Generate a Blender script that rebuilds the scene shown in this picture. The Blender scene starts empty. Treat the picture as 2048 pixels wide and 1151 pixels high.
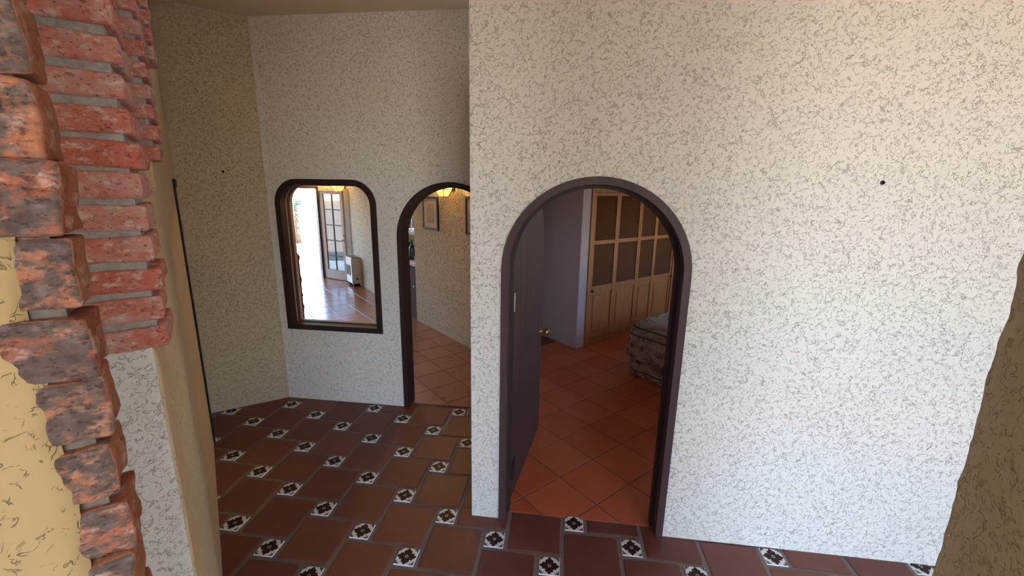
import bpy, bmesh, math, random
from mathutils import Vector, Matrix, noise
random.seed(7)
sc = bpy.context.scene
COL = sc.collection
R_ = math.radians
# ------------------------------------------------------------------ camera
FPX, PITCH, ROLL, YAW, CAMH = 851.6, 0.2275, 0.0168, R_(7.0), 1.90
cp, sp, c_, s_ = math.cos(PITCH), math.sin(PITCH), math.cos(ROLL), math.sin(ROLL)
yawm = Matrix.Rotation(YAW, 3, 'Z')
fw, up0, rt0 = Vector((0, cp, -sp)), Vector((0, sp, cp)), Vector((1, 0, 0))
cr = yawm @ (c_ * rt0 + s_ * up0)
cu = yawm @ (-s_ * rt0 + c_ * up0)
cw = yawm @ fw
camd = bpy.data.cameras.new('camera')
camd.sensor_width = 36.0
camd.sensor_fit = 'HORIZONTAL'
camd.lens = 36.0 * FPX / 2048.0
camd.clip_start = 0.02
cam = bpy.data.objects.new('camera', camd)
M = Matrix((cr, cu, -cw)).transposed().to_4x4()
M.translation = Vector((0, 0, CAMH))
cam.matrix_world = M
COL.objects.link(cam)
sc.camera = cam
# ------------------------------------------------------------------ sky, sun, exposure
SUN_EL, SUN_AZ = R_(52), R_(-35)          # azimuth the sunlight comes from, counter-clockwise from +X
world = bpy.data.worlds.new('sky')
sc.world = world
world.use_nodes = True
wn = world.node_tree
bg = wn.nodes['Background']
sky = wn.nodes.new('ShaderNodeTexSky')
sky.sky_type = 'NISHITA'
sky.sun_disc = False
sky.dust_density = 0.2
sky.ozone_density = 3.0
sky.sun_elevation = SUN_EL
sky.sun_rotation = math.pi / 2 - SUN_AZ
wn.links.new(sky.outputs[0], bg.inputs[0])
bg.inputs[1].default_value = 1.4
sund = bpy.data.lights.new('sun', 'SUN')
sund.energy = 13.0
sund.angle = R_(0.6)
sund.color = (1.0, 0.93, 0.82)
sun = bpy.data.objects.new('sun', sund)
sdir = Vector((math.cos(SUN_EL) * math.cos(SUN_AZ), math.cos(SUN_EL) * math.sin(SUN_AZ), math.sin(SUN_EL)))
sun.rotation_euler = sdir.to_track_quat('Z', 'Y').to_euler()
sun.location = (6, -6, 9)
COL.objects.link(sun)
sc.view_settings.view_transform = 'Standard'
sc.view_settings.look = 'None'
sc.view_settings.gamma = 1.0
sc.view_settings.use_curve_mapping = False
sc.view_settings.exposure = 0.68
sc.cycles.use_denoising = True
sc.cycles.max_bounces = 10
sc.cycles.diffuse_bounces = 7
# ------------------------------------------------------------------ materials
def mat(name, color, rough=0.6, metal=0.0, spec=0.5):
    m = bpy.data.materials.new(name)
    m.use_nodes = True
    b = m.node_tree.nodes['Principled BSDF']
    b.inputs['Base Color'].default_value = (*color, 1)
    b.inputs['Roughness'].default_value = rough
    b.inputs['Metallic'].default_value = metal
    b.inputs['Specular IOR Level'].default_value = spec
    return m
class NT:
    def __init__(s, m):
        s.t = m.node_tree; s.b = s.t.nodes['Principled BSDF']
    def n(s, kind, **kw):
        x = s.t.nodes.new(kind)
        for k, v in kw.items(): setattr(x, k, v)
        return x
    def l(s, a, b): s.t.links.new(a, b)
    def math(s, op, a, b=None, c=None):
        x = s.n('ShaderNodeMath', operation=op)
        for i, v in enumerate((a, b, c)):
            if v is None: continue
            if isinstance(v, (int, float)): x.inputs[i].default_value = v
            else: s.l(v, x.inputs[i])
        return x.outputs[0]
    def noise(s, vec, scale, detail=2, rough=0.5, dist=0.0):
        x = s.n('ShaderNodeTexNoise')
        s.l(vec, x.inputs['Vector'])
        x.inputs['Scale'].default_value = scale; x.inputs['Detail'].default_value = detail
        x.inputs['Roughness'].default_value = rough; x.inputs['Distortion'].default_value = dist
        return x.outputs['Fac']
    def ramp(s, fac, stops):
        x = s.n('ShaderNodeValToRGB')
        s.l(fac, x.inputs[0])
        e = x.color_ramp.elements
        while len(e) < len(stops): e.new(0.5)
        for k, (p, col) in enumerate(stops):
            e[k].position = p; e[k].color = (*col, 1) if len(col) == 3 else col
        return x.outputs[0]
    def mix(s, fac, a, b):
        x = s.n('ShaderNodeMix', data_type='RGBA')
        if isinstance(fac, (int, float)): x.inputs[0].default_value = fac
        else: s.l(fac, x.inputs[0])
        for i, v in ((6, a), (7, b)):
            if isinstance(v, tuple): x.inputs[i].default_value = (*v, 1)
            else: s.l(v, x.inputs[i])
        return x.outputs[2]
    def bump(s, h, strength, dist):
        x = s.n('ShaderNodeBump')
        x.inputs['Strength'].default_value = strength; x.inputs['Distance'].default_value = dist
        s.l(h, x.inputs['Height']); s.l(x.outputs[0], s.b.inputs['Normal'])
def stucco(name, color, scale=25.0, depth=0.0034, groove_shade=(0.36, 0.28, 0.20), groove_shade_amt=0.32, lump=0.6, width=0.0105, brk=0.49):
    """knock-down plaster: short squiggly grooves left between flattened patches"""
    m = mat(name, color, 0.85, spec=0.25); q = NT(m)
    g = q.n('ShaderNodeNewGeometry').outputs['Position']
    def lines(sc_, off, w):
        mp = q.n('ShaderNodeMapping'); q.l(g, mp.inputs[0]); mp.inputs['Location'].default_value = off
        a = q.noise(mp.outputs[0], sc_, 3, 0.55, 0.55)
        d = q.math('ABSOLUTE', q.math('SUBTRACT', a, 0.5))
        d = q.math('SUBTRACT', 1.0, q.math('MULTIPLY', d, 1.0 / w)); d.node.use_clamp = True
        br = q.noise(mp.outputs[0], sc_ * 1.7, 2)
        k = q.math('MULTIPLY', q.math('SUBTRACT', br, brk), 9.0); k.node.use_clamp = True
        return q.math('MULTIPLY', d, k)
    l1 = lines(scale, (0, 0, 0), width); l2 = lines(scale * 1.45, (7.3, 2.1, 5.5), width * 1.2); l3 = lines(scale * 0.8, (3.1, 9.4, 1.2), width * 0.8)
    ln = q.math('MAXIMUM', q.math('MAXIMUM', l1, l2), l3)
    fine = q.noise(g, 95.0, 3, 0.6)
    low = q.noise(g, 6.0, 2)
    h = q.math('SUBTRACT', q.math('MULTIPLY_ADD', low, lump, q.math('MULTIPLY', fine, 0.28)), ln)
    q.bump(h, 1.0, depth)
    tone = q.noise(g, 1.3, 3, 0.6)
    base = q.mix(tone, tuple(c * 0.93 for c in color), tuple(min(1, c * 1.06) for c in color))
    q.l(q.mix(q.math('MULTIPLY', ln, groove_shade_amt), base, groove_shade), q.b.inputs['Base Color'])  # groove shadows deepened by darkening the base colour along the lines
    return m
PLASTER = (0.69, 0.63, 0.57)
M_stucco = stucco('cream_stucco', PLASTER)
M_stucco_dim = stucco('dim_corner_stucco', (0.52, 0.42, 0.29))  # corner's dimness and warm bounce light painted into the wall colour
M_stucco_w = stucco('cream_stucco_brushed', (0.70, 0.535, 0.33), scale=26, depth=0.003, groove_shade_amt=0.3, width=0.010)
M_stucco_n = stucco('cream_stucco_coarse', (0.38, 0.25, 0.115), scale=30, depth=0.002, groove_shade=(0.34, 0.18, 0.06), groove_shade_amt=0.6, width=0.012, brk=0.56)
M_stucco_r = stucco('shaded_stucco', (0.50, 0.41, 0.27), scale=24, depth=0.005, groove_shade_amt=0.1, lump=0.8)
M_stucco_l = stucco('living_stucco', (0.66, 0.56, 0.43), scale=22, depth=0.014, groove_shade=(0.30, 0.22, 0.14), groove_shade_amt=0.5, width=0.025)
M_bounce = mat('bounce_paving', (0.58, 0.38, 0.21), 0.9)  # warm colour for the unseen slabs that bounce light indoors
M_ceil = mat('ceiling_paint', (0.70, 0.60, 0.46), 0.9)
M_white = mat('white_paint', (0.72, 0.69, 0.66), 0.8)
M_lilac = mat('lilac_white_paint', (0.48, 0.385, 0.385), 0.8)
M_olive = mat('olive_paint', (0.27, 0.25, 0.18), 0.85)
M_reveal_lit = stucco('daylit_stucco', (0.80, 0.78, 0.75), scale=28, depth=0.004, groove_shade_amt=0.3)  # paler colour stands in for daylight falling on the reveal
M_ground = mat('dry_ground', (0.44, 0.36, 0.28), 0.95)
def wood(name, c1, c2, scale=(30, 30, 2.5), rough=0.4, bump=0.2):
    m = mat(name, c1, rough, spec=0.25); q = NT(m)
    tc = q.n('ShaderNodeTexCoord').outputs['Object']
    mp = q.n('ShaderNodeMapping'); q.l(tc, mp.inputs[0]); mp.inputs['Scale'].default_value = scale
    a = q.noise(mp.outputs[0], 1.0, 4, 0.6, 0.3)
    q.l(q.ramp(a, [(0.3, c1), (0.7, c2)]), q.b.inputs['Base Color'])
    q.bump(a, bump, 0.002)
    return m
M_dark = wood('dark_wood', (0.020, 0.010, 0.0095), (0.034, 0.018, 0.016), rough=0.55)
M_leafwood = wood('maroon_wood', (0.050, 0.021, 0.019), (0.075, 0.034, 0.030), rough=0.6)
M_frame = wood('brown_wood_frame', (0.050, 0.026, 0.025), (0.075, 0.040, 0.038), rough=0.5)
M_closet = wood('honey_wood', (0.34, 0.135, 0.042), (0.44, 0.19, 0.068), rough=0.5)
M_louver = wood('louver_wood', (0.13, 0.050, 0.022), (0.18, 0.075, 0.036), rough=0.6)
M_pale = wood('pale_wood', (0.36, 0.25, 0.20), (0.44, 0.32, 0.26), rough=0.5)
M_cab = wood('cabinet_wood', (0.050, 0.026, 0.028), (0.08, 0.042, 0.045), rough=0.8)
def terracotta(name, c1, c2, rough, rnd=0.35, coat=0.0):
    m = mat(name, c1, rough); q = NT(m)
    tc = q.n('ShaderNodeTexCoord').outputs['Object']
    oi = q.n('ShaderNodeObjectInfo')
    add = q.n('ShaderNodeVectorMath', operation='ADD'); q.l(tc, add.inputs[0]); q.l(oi.outputs['Location'], add.inputs[1])
    a = q.noise(add.outputs[0], 7.0, 4, 0.6)
    f = q.math('ADD', q.math('MULTIPLY', a, 1.0 - rnd), q.math('MULTIPLY', oi.outputs['Random'], rnd))
    q.l(q.ramp(f, [(0.25, c1), (0.75, c2)]), q.b.inputs['Base Color'])
    b = q.noise(add.outputs[0], 3.0, 2)
    q.bump(q.math('ADD', b, q.math('MULTIPLY', q.noise(add.outputs[0], 60, 2), 0.04)), 0.35, 0.01)
    rr = q.math('MULTIPLY_ADD', a, 0.18, rough - 0.09); q.l(rr, q.b.inputs['Roughness'])
    q.b.inputs['Coat Weight'].default_value = coat
    q.b.inputs['Coat Roughness'].default_value = 0.18
    return m
M_tile = terracotta('saltillo_tile', (0.125, 0.035, 0.022), (0.20, 0.064, 0.040), 0.5)
M_tile_b = terracotta('bedroom_terracotta', (0.46, 0.085, 0.030), (0.60, 0.145, 0.060), 0.36, coat=0.15)
M_tile_l = terracotta('living_terracotta', (0.27, 0.085, 0.035), (0.37, 0.13, 0.06), 0.30, coat=1.0)
M_grout = mat('grey_grout', (0.20, 0.16, 0.14), 0.85)
M_grout_l = mat('brown_grout', (0.13, 0.075, 0.05), 0.8)
M_glaze = mat('white_glaze', (0.80, 0.77, 0.71), 0.4, spec=0.3)
M_brownglaze = mat('brown_glaze', (0.035, 0.012, 0.012), 0.45, spec=0.2)
M_blueglaze = mat('blue_glaze', (0.012, 0.016, 0.05), 0.45, spec=0.2)
def brickmat(name, stops, grime, grime_amt, white=0.5, front_tone=None):
    m = mat(name, (0.5, 0.15, 0.1), 0.85, spec=0.2); q = NT(m)
    tc = q.n('ShaderNodeTexCoord').outputs['Object']
    oi = q.n('ShaderNodeObjectInfo')
    mu = q.n('ShaderNodeVectorMath', operation='ADD'); q.l(tc, mu.inputs[0]); q.l(oi.outputs['Location'], mu.inputs[1])
    sc3 = q.n('ShaderNodeVectorMath', operation='MULTIPLY'); q.l(mu.outputs[0], sc3.inputs[0]); sc3.inputs[1].default_value = (1, 1, 1.6)
    v = sc3.outputs[0]
    a = q.noise(v, 16, 5, 0.7, 0.1)
    f = q.math('ADD', q.math('MULTIPLY', a, 0.62), q.math('MULTIPLY', oi.outputs['Random'], 0.38))
    base = q.ramp(f, stops)
    w = q.noise(v, 34, 6, 0.72, 0.15)
    wf = q.math('MULTIPLY', q.math('SUBTRACT', w, 0.52), 8.0); wf.node.use_clamp = True
    base = q.mix(q.math('MULTIPLY', wf, white), base, (0.74, 0.60, 0.54))
    gz = q.noise(v, 16, 5, 0.65, 0.5)
    gf = q.math('MULTIPLY', q.math('SUBTRACT', gz, 1.0 - grime_amt), 6.0); gf.node.use_clamp = True
    base = q.mix(gf, base, grime)
    if front_tone:   # grey-brown blotches on the side facing along negative local x
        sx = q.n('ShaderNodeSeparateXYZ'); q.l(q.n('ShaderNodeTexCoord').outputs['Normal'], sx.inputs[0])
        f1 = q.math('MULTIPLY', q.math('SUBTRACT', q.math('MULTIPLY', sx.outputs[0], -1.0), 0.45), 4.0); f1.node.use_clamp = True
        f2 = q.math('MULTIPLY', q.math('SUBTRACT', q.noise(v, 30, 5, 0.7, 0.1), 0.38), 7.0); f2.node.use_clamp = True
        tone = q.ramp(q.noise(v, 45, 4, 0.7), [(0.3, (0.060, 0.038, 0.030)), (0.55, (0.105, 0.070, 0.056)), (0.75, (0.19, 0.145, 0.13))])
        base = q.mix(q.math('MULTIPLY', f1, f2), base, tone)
    pit = q.noise(v, 95, 4, 0.65)
    pf = q.math('MULTIPLY', q.math('SUBTRACT', pit, 0.58), 9.0); pf.node.use_clamp = True
    base = q.mix(q.math('MULTIPLY', pf, 0.6), base, (0.10, 0.045, 0.035))
    q.l(base, q.b.inputs['Base Color'])
    q.bump(q.math('SUBTRACT', q.math('MULTIPLY', w, 0.6), q.math('MULTIPLY', pf, 0.8)), 0.7, 0.004)
    return m
RED = [(0.30, (0.58, 0.17, 0.115)), (0.44, (0.64, 0.27, 0.215)), (0.56, (0.62, 0.36, 0.33)), (0.70, (0.60, 0.20, 0.145))]
M_brick = brickmat('red_brick', RED, (0.26, 0.15, 0.135), 0.38, 0.9)
M_brick_near = brickmat('weathered_brick', [(0.3, (0.30, 0.085, 0.04)), (0.5, (0.36, 0.145, 0.075)), (0.7, (0.27, 0.075, 0.045))], (0.17, 0.125, 0.105), 0.42, 0.35, front_tone=True)
def mortarmat(name, c):
    m = mat(name, c, 0.95, spec=0.1); q = NT(m)
    g = q.n('ShaderNodeNewGeometry').outputs['Position']
    a = q.noise(g, 60, 5, 0.7)
    q.l(q.ramp(a, [(0.3, tuple(x * 0.6 for x in c)), (0.65, c)]), q.b.inputs['Base Color'])
    q.bump(a, 0.8, 0.006)
    return m
M_mortar = mortarmat('grey_mortar', (0.54, 0.52, 0.50))
M_mortar_n = mortarmat('dirty_mortar', (0.20, 0.15, 0.115))
M_brass = mat('brass', (0.42, 0.30, 0.14), 0.3, 1.0)
M_steel = mat('aged_steel', (0.20, 0.18, 0.16), 0.35, 1.0)
M_black = mat('black_paint', (0.012, 0.011, 0.011), 0.6, spec=0.2)
M_heat = mat('heater_enamel', (0.50, 0.47, 0.43), 0.4)
def glassmat():
    m = bpy.data.materials.new('clear_glass'); m.use_nodes = True
    t = m.node_tree; t.nodes.remove(t.nodes['Principled BSDF'])
    tr = t.nodes.new('ShaderNodeBsdfTransparent'); tr.inputs[0].default_value = (0.93, 0.96, 0.95, 1)
    gl = t.nodes.new('ShaderNodeBsdfGlossy'); gl.inputs['Roughness'].default_value = 0.03
    mx = t.nodes.new('ShaderNodeMixShader'); mx.inputs[0].default_value = 0.09
    t.links.new(tr.outputs[0], mx.inputs[1]); t.links.new(gl.outputs[0], mx.inputs[2])
    t.links.new(mx.outputs[0], t.nodes['Material Output'].inputs[0])
    return m
M_glass = glassmat()
M_amber = mat('amber_glass_lit', (0.75, 0.36, 0.07), 0.3)
M_amber.node_tree.nodes['Principled BSDF'].inputs['Emission Color'].default_value = (1.0, 0.50, 0.10, 1)
M_amber.node_tree.nodes['Principled BSDF'].inputs['Emission Strength'].default_value = 1.6
M_amber2 = mat('yellow_glass_lit', (0.8, 0.62, 0.2), 0.3)
M_amber2.node_tree.nodes['Principled BSDF'].inputs['Emission Color'].default_value = (1.0, 0.78, 0.28, 1)
M_amber2.node_tree.nodes['Principled BSDF'].inputs['Emission Strength'].default_value = 2.2
# ------------------------------------------------------------------ helpers
def mesh(name, verts, faces, material, parent=None, smooth=False, mats=None, midx=None):
    me = bpy.data.meshes.new(name)
    me.from_pydata([tuple(v) for v in verts], [], faces)
    for m in (mats or [material]): me.materials.append(m)
    if midx: me.polygons.foreach_set('material_index', midx)
    if smooth: me.polygons.foreach_set('use_smooth', [True] * len(me.polygons))
    me.update()
    o = bpy.data.objects.new(name, me); COL.objects.link(o)
    if parent: o.parent = parent
    return o
def bmobj(name, bm, material, parent=None, smooth=False):
    bmesh.ops.recalc_face_normals(bm, faces=bm.faces)
    me = bpy.data.meshes.new(name); bm.to_mesh(me); bm.free()
    me.materials.append(material)
    if smooth: me.polygons.foreach_set('use_smooth', [True] * len(me.polygons))
    o = bpy.data.objects.new(name, me); COL.objects.link(o)
    if parent: o.parent = parent
    return o
def empty(name, loc=(0, 0, 0), rz=0.0):
    o = bpy.data.objects.new(name, None); o.empty_display_size = 0.1
    o.location = loc; o.rotation_euler = (0, 0, rz); COL.objects.link(o)
    return o
def tag(o, label, cat, group=None):
    o['label'] = label; o['category'] = cat
    if group: o['group'] = group
    return o
def struct(o, label=None, cat=None):
    o['kind'] = 'structure'
    if label: o['label'] = label
    if cat: o['category'] = cat
    return o
def add_prism(bm, poly, z0, z1, mx=None):
    """poly: ccw list of xy; vertical prism"""
    b = [bm.verts.new((x, y, z0)) for x, y in poly]; t = [bm.verts.new((x, y, z1)) for x, y in poly]
    n = len(poly)
    bm.faces.new(b[::-1]); bm.faces.new(t)
    for i in range(n): bm.faces.new((b[i], b[(i + 1) % n], t[(i + 1) % n], t[i]))
    if mx is not None:
        for v in b + t: v.co = mx @ v.co
def add_box(bm, x0, x1, y0, y1, z0, z1, mx=None):
    add_prism(bm, [(x0, y0), (x1, y0), (x1, y1), (x0, y1)], z0, z1, mx)
def boxobj(name, x0, x1, y0, y1, z0, z1, material, parent=None, mx=None, bev=0.0):
    bm = bmesh.new(); add_box(bm, x0, x1, y0, y1, z0, z1, mx)
    if bev:
        bmesh.ops.bevel(bm, geom=list(bm.edges), offset=bev, segments=1, affect='EDGES')
    return bmobj(name, bm, material, parent)
def prismobj(name, poly, z0, z1, material, parent=None):
    bm = bmesh.new(); add_prism(bm, poly, z0, z1)
    return bmobj(name, bm, material, parent)
def add_lathe(bm, prof, seg=16, mx=None):
    rings = []
    for r, z in prof:
        rings.append([bm.verts.new((r * math.cos(2 * math.pi * k / seg), r * math.sin(2 * math.pi * k / seg), z)) for k in range(seg)])
    for a, b in zip(rings, rings[1:]):
        for k in range(seg): bm.faces.new((a[k], a[(k + 1) % seg], b[(k + 1) % seg], b[k]))
    bm.faces.new(rings[0][::-1]); bm.faces.new(rings[-1])
    if mx is not None:
        for rr in rings:
            for v in rr: v.co = mx @ v.co
def seg_wall(name, a, b, thick, z0, z1, material, parent=None):
    """vertical wall from xy a to b; thickness to the LEFT of a->b"""
    a = Vector(a); b = Vector(b); d = (b - a).normalized(); n = Vector((-d.y, d.x))
    pts = [a, b, b + n * thick, a + n * thick]
    return prismobj(name, [(p.x, p.y) for p in pts], z0, z1, material, parent)
ZC = 3.142
# ------------------------------------------------------------------ arched walls and frames (in a local X-Z plane, thickness along +Y)
def arch_pts(cx, r, zc, n=28):
    """left foot -> over the top -> right foot"""
    return [(cx - r, 0.0)] + [(cx - r * math.cos(math.pi * k / n), zc + r * math.sin(math.pi * k / n)) for k in range(n + 1)] + [(cx + r, 0.0)]
def wall_with_openings(name, x0, x1, y0, th, ztop, openings, material):
    """openings: sorted list of closed-below outlines [(x,z)...] left->right (upper edge) plus lower edge z"""
    bm = bmesh.new()
    def both(pts):
        f = [bm.verts.new((x, y0, z)) for x, z in pts]; bm.faces.new(f)
        k = [bm.verts.new((x, y0 + th, z)) for x, z in pts]; bm.faces.new(k[::-1])
    cur = x0
    for up, zlow in openings:
        xl, xr = min(p[0] for p in up), max(p[0] for p in up)
        if xl > cur + 1e-5: both([(cur, 0), (xl, 0), (xl, ztop), (cur, ztop)])
        for (xa, za), (xb, zb) in zip(up, up[1:]):
            if abs(xb - xa) < 1e-6: continue
            both([(xa, za), (xb, zb), (xb, ztop), (xa, ztop)])
        if zlow > 0: both([(xl, 0), (xr, 0), (xr, zlow), (xl, zlow)])
        loop = list(up) + ([(xr, zlow), (xl, zlow)] if zlow > 0 else [])
        for i in range(len(loop) - (0 if zlow > 0 else 1)):
            a = loop[i]; b = loop[(i + 1) % len(loop)]
            bm.faces.new([bm.verts.new(p) for p in ((a[0], y0, a[1]), (a[0], y0 + th, a[1]), (b[0], y0 + th, b[1]), (b[0], y0, b[1]))])
        cur = xr
    if x1 > cur + 1e-5: both([(cur, 0), (x1, 0), (x1, ztop), (cur, ztop)])
    for pts in ([(x0, 0), (x0, ztop)], [(x1, 0), (x1, ztop)]):
        (xa, za), (xb, zb) = pts
        bm.faces.new([bm.verts.new(p) for p in ((xa, y0, za), (xa, y0 + th, za), (xb, y0 + th, zb), (xb, y0, zb))])
    bm.faces.new([bm.verts.new(p) for p in ((x0, y0, ztop), (x1, y0, ztop), (x1, y0 + th, ztop), (x0, y0 + th, ztop))])
    bmesh.ops.remove_doubles(bm, verts=bm.verts, dist=1e-5)
    return bmobj(name, bm, material)
def sweep_frame(name, outer, inner, y0, y1, material, closed=False, parent=None, steps=None):
    """frame between two outlines with the same number of points"""
    bm = bmesh.new(); n = len(outer)
    vo0 = [bm.verts.new((x, y0, z)) for x, z in outer]; vi0 = [bm.verts.new((x, y0, z)) for x, z in inner]
    vo1 = [bm.verts.new((x, y1, z)) for x, z in outer]; vi1 = [bm.verts.new((x, y1, z)) for x, z in inner]
    for i in range(n if closed else n - 1):
        j = (i + 1) % n
        for a, b in ((vo0, vi0), (vi0, vi1), (vi1, vo1), (vo1, vo0)):
            bm.faces.new((a[i], a[j], b[j], b[i]))
    if not closed:
        for i in (0, n - 1): bm.faces.new((vo0[i], vi0[i], vi1[i], vo1[i]))
    return bmobj(name, bm, material, parent)
# ------------------------------------------------------------------ setting: ground, floors
YF, YFB, YB, YBB = 2.13, 2.28, 3.32, 3.45
struct(boxobj('ground', -60, 60, -40, 80, -0.30, -0.06, M_ground), 'dry pale ground outside the house', 'ground')
# hall floor: pinwheel of terracotta tiles with small painted inserts
L = CAMH / 5.645
th = -0.5217 + YAW
p0 = Matrix.Rotation(YAW, 2) @ Vector((-5.79 * L, 10.29 * L))
TA, TB = 0.3105, 0.1305          # tile and insert modules, joint included
U_, V_ = Vector((TA, -TB)), Vector((-TB, -TA))
U_ = Vector((math.cos(th), math.sin(th))) * L
V_ = Vector((math.sin(th), -math.cos(th))) * L
TA, TB = U_.x, -U_.y
GJ = 0.0235
floor = struct(prismobj('floor', [(-3.3, -3.1), (3.6, -3.1), (3.6, 2.20), (-0.44, 2.20), (-0.44, 3.385), (-3.3, 3.385)], -0.05, -0.006, M_grout),
               'grey grouted hall floor of terracotta tiles with painted inserts', 'floor')
def clip(poly, ax, lim, keep_less=True):
    out = []
    f = (lambda p: lim - p[ax]) if keep_less else (lambda p: p[ax] - lim)
    for i in range(len(poly)):
        a, b = poly[i], poly[(i + 1) % len(poly)]
        fa, fb = f(a), f(b)
        if fa >= 0: out.append(a)
        if fa * fb < 0:
            t = fa / (fa - fb); out.append(tuple(a[k] + t * (b[k] - a[k]) for k in (0, 1)))
    return out
def inset(poly, d):
    n = len(poly); res = []
    for i in range(n):
        p, c, q = Vector(poly[i - 1]), Vector(poly[i]), Vector(poly[(i + 1) % n])
        e1 = (c - p).normalized(); e2 = (q - c).normalized()
        n1 = Vector((-e1.y, e1.x)); n2 = Vector((-e2.y, e2.x))
        b = n1 + n2; k = d / max(0.35, 1 + n1.dot(n2))
        res.append(tuple(c + b * k))
    return res
def tile_mesh(name, polys, zt, zb, bev, material, parent, loc):
    bm = bmesh.new()
    for poly in polys:
        ins = inset(poly, bev)
        b = [bm.verts.new((x - loc[0], y - loc[1], zb)) for x, y in poly]
        m_ = [bm.verts.new((x - loc[0], y - loc[1], zt - bev * 0.6)) for x, y in poly]
        t = [bm.verts.new((x - loc[0], y - loc[1], zt)) for x, y in ins]
        n = len(poly)
        bm.faces.new(t)
        for i in range(n):
            bm.faces.new((b[i], b[(i + 1) % n], m_[(i + 1) % n], m_[i]))
            bm.faces.new((m_[i], m_[(i + 1) % n], t[(i + 1) % n], t[i]))
    o = bmobj(name, bm, material, parent)
    o.location = (loc[0], loc[1], 0)
    return o
def wobble_square(x0, y0, x1, y1, j=0.003, cut=0.012):
    """hand-cut square: slightly uneven sides, clipped corners"""
    cs = [(x0, y0), (x1, y0), (x1, y1), (x0, y1)]
    cs = [(x + random.uniform(-j, j), y + random.uniform(-j, j)) for x, y in cs]
    out = []
    for i in range(4):
        p, c, q = Vector(cs[i - 1]), Vector(cs[i]), Vector(cs[(i + 1) % 4])
        d1 = (p - c).normalized(); d2 = (q - c).normalized()
        out.append(tuple(c + d1 * cut)); out.append(tuple(c + (d1 + d2) * cut * 0.3)); out.append(tuple(c + d2 * cut))
    return out
def pieces(poly):
    """cut a tile outline to the L-shaped hall floor"""
    ys = [p[1] for p in poly]; xs = [p[0] for p in poly]
    if max(ys) <= 2.185: return [poly]
    if max(xs) <= -0.48: 
        r = clip(poly, 1, 3.375); return [r] if len(r) > 2 else []
    out = []
    a = clip(poly, 1, 2.185)
    if len(a) > 2: out.append(a)
    b = clip(clip(poly, 0, -0.47), 1, 3.375) if min(xs) < -0.48 else []
    if len(b) > 2: b = clip(b, 1, 2.185, False)
    if len(b) > 2: out.append(b)
    return out
def area(poly): return 0.5 * abs(sum(poly[i][0] * poly[(i + 1) % len(poly)][1] - poly[(i + 1) % len(poly)][0] * poly[i][1] for i in range(len(poly))))
# painted insert, one shared mesh: glazed white square, brown eight-lobed flower, blue corner leaves
def insert_mesh():
    V, Fc, Mi = [], [], []
    h = (TB - GJ) / 2
    def poly(pts, z, mi):
        b = len(V); V.extend((x, y, z) for x, y in pts); Fc.append(tuple(range(b, b + len(pts)))); Mi.append(mi)
    def fan(pts, z, mi, cx=0, cy=0):
        b = len(V); V.append((cx, cy, z)); V.extend((x, y, z) for x, y in pts)
        for i in range(len(pts)): Fc.append((b, b + 1 + i, b + 1 + (i + 1) % len(pts))); Mi.append(mi)
    sq = [(-h, -h), (h, -h), (h, h), (-h, h)]
    si = [(x * 0.965, y * 0.965) for x, y in sq]
    b = len(V)
    V.extend((x, y, -0.006) for x, y in sq); V.extend((x, y, 0.0) for x, y in si)
    for i in range(4): Fc.append((b + i, b + (i + 1) % 4, b + 4 + (i + 1) % 4, b + 4 + i)); Mi.append(0)
    Fc.append((b + 4, b + 5, b + 6, b + 7)); Mi.append(0)
    N = 64
    fl = []
    for k in range(N):
        a = 2 * math.pi * k / N
        r = h * (0.50 + 0.17 * abs(math.cos(2 * a)) ** 0.8 * (1 if abs(math.cos(2 * a)) > 0 else 0) + 0.05 * math.cos(12 * a))
        if math.cos(4 * a) > 0: r += h * 0.10 * math.cos(4 * a)
        fl.append((1.17 * r * math.cos(a), 1.17 * r * math.sin(a)))
    fan(fl, 0.0004, 1)
    for r0, r1, z, mi in ((0.11, 0.16, 0.0007, 0),):
        b = len(V)
        for k in range(20):
            a = 2 * math.pi * k / 20
            V.append((h * r0 * math.cos(a), h * r0 * math.sin(a), z)); V.append((h * r1 * math.cos(a), h * r1 * math.sin(a), z))
        for k in range(20):
            i = b + 2 * k; j = b + 2 * ((k + 1) % 20)
            Fc.append((i, i + 1, j + 1, j)); Mi.append(mi)
    leaf = [(0, 0), (0.10, 0.05), (0.17, 0.02), (0.24, 0.05), (0.34, 0.02), (0.27, -0.05), (0.14, -0.06)]
    for q in range(4):
        qa = math.pi / 2 * q + math.pi / 4
        for da, off, s in ((0, 0.74, 1.0), (0.75, 0.80, 1.15), (-0.75, 0.80, 1.15)):
            ang = qa + math.pi + da
            cx, cy = math.cos(qa) * h * 1.28, math.sin(qa) * h * 1.28
            pts = []
            for x, y in leaf:
                X = x * s * h; Y = y * s * h * (1 if da >= 0 else -1)
                pts.append((cx + X * math.cos(ang) - Y * math.sin(ang), cy + X * math.sin(ang) + Y * math.cos(ang)))
            if da < 0: pts = pts[::-1]
            pts = [(max(-h * .95, min(h * .95, x)), max(-h * .95, min(h * .95, y))) for x, y in pts]
            if area(pts) > 1e-6: poly(pts, 0.0005, 2)
    me = bpy.data.meshes.new('painted_insert'); me.from_pydata(V, [], Fc)
    for m in (M_glaze, M_brownglaze, M_blueglaze): me.materials.append(m)
    me.polygons.foreach_set('material_index', Mi); me.update()
    return me
INS = insert_mesh()
Wt = Vector((math.cos(R_(133)), math.sin(R_(133)))); Wn = Vector((math.cos(R_(223)), math.sin(R_(223))))
def so(x, y): v = Vector((x, y)); return v.dot(Wt), v.dot(Wn)
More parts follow.
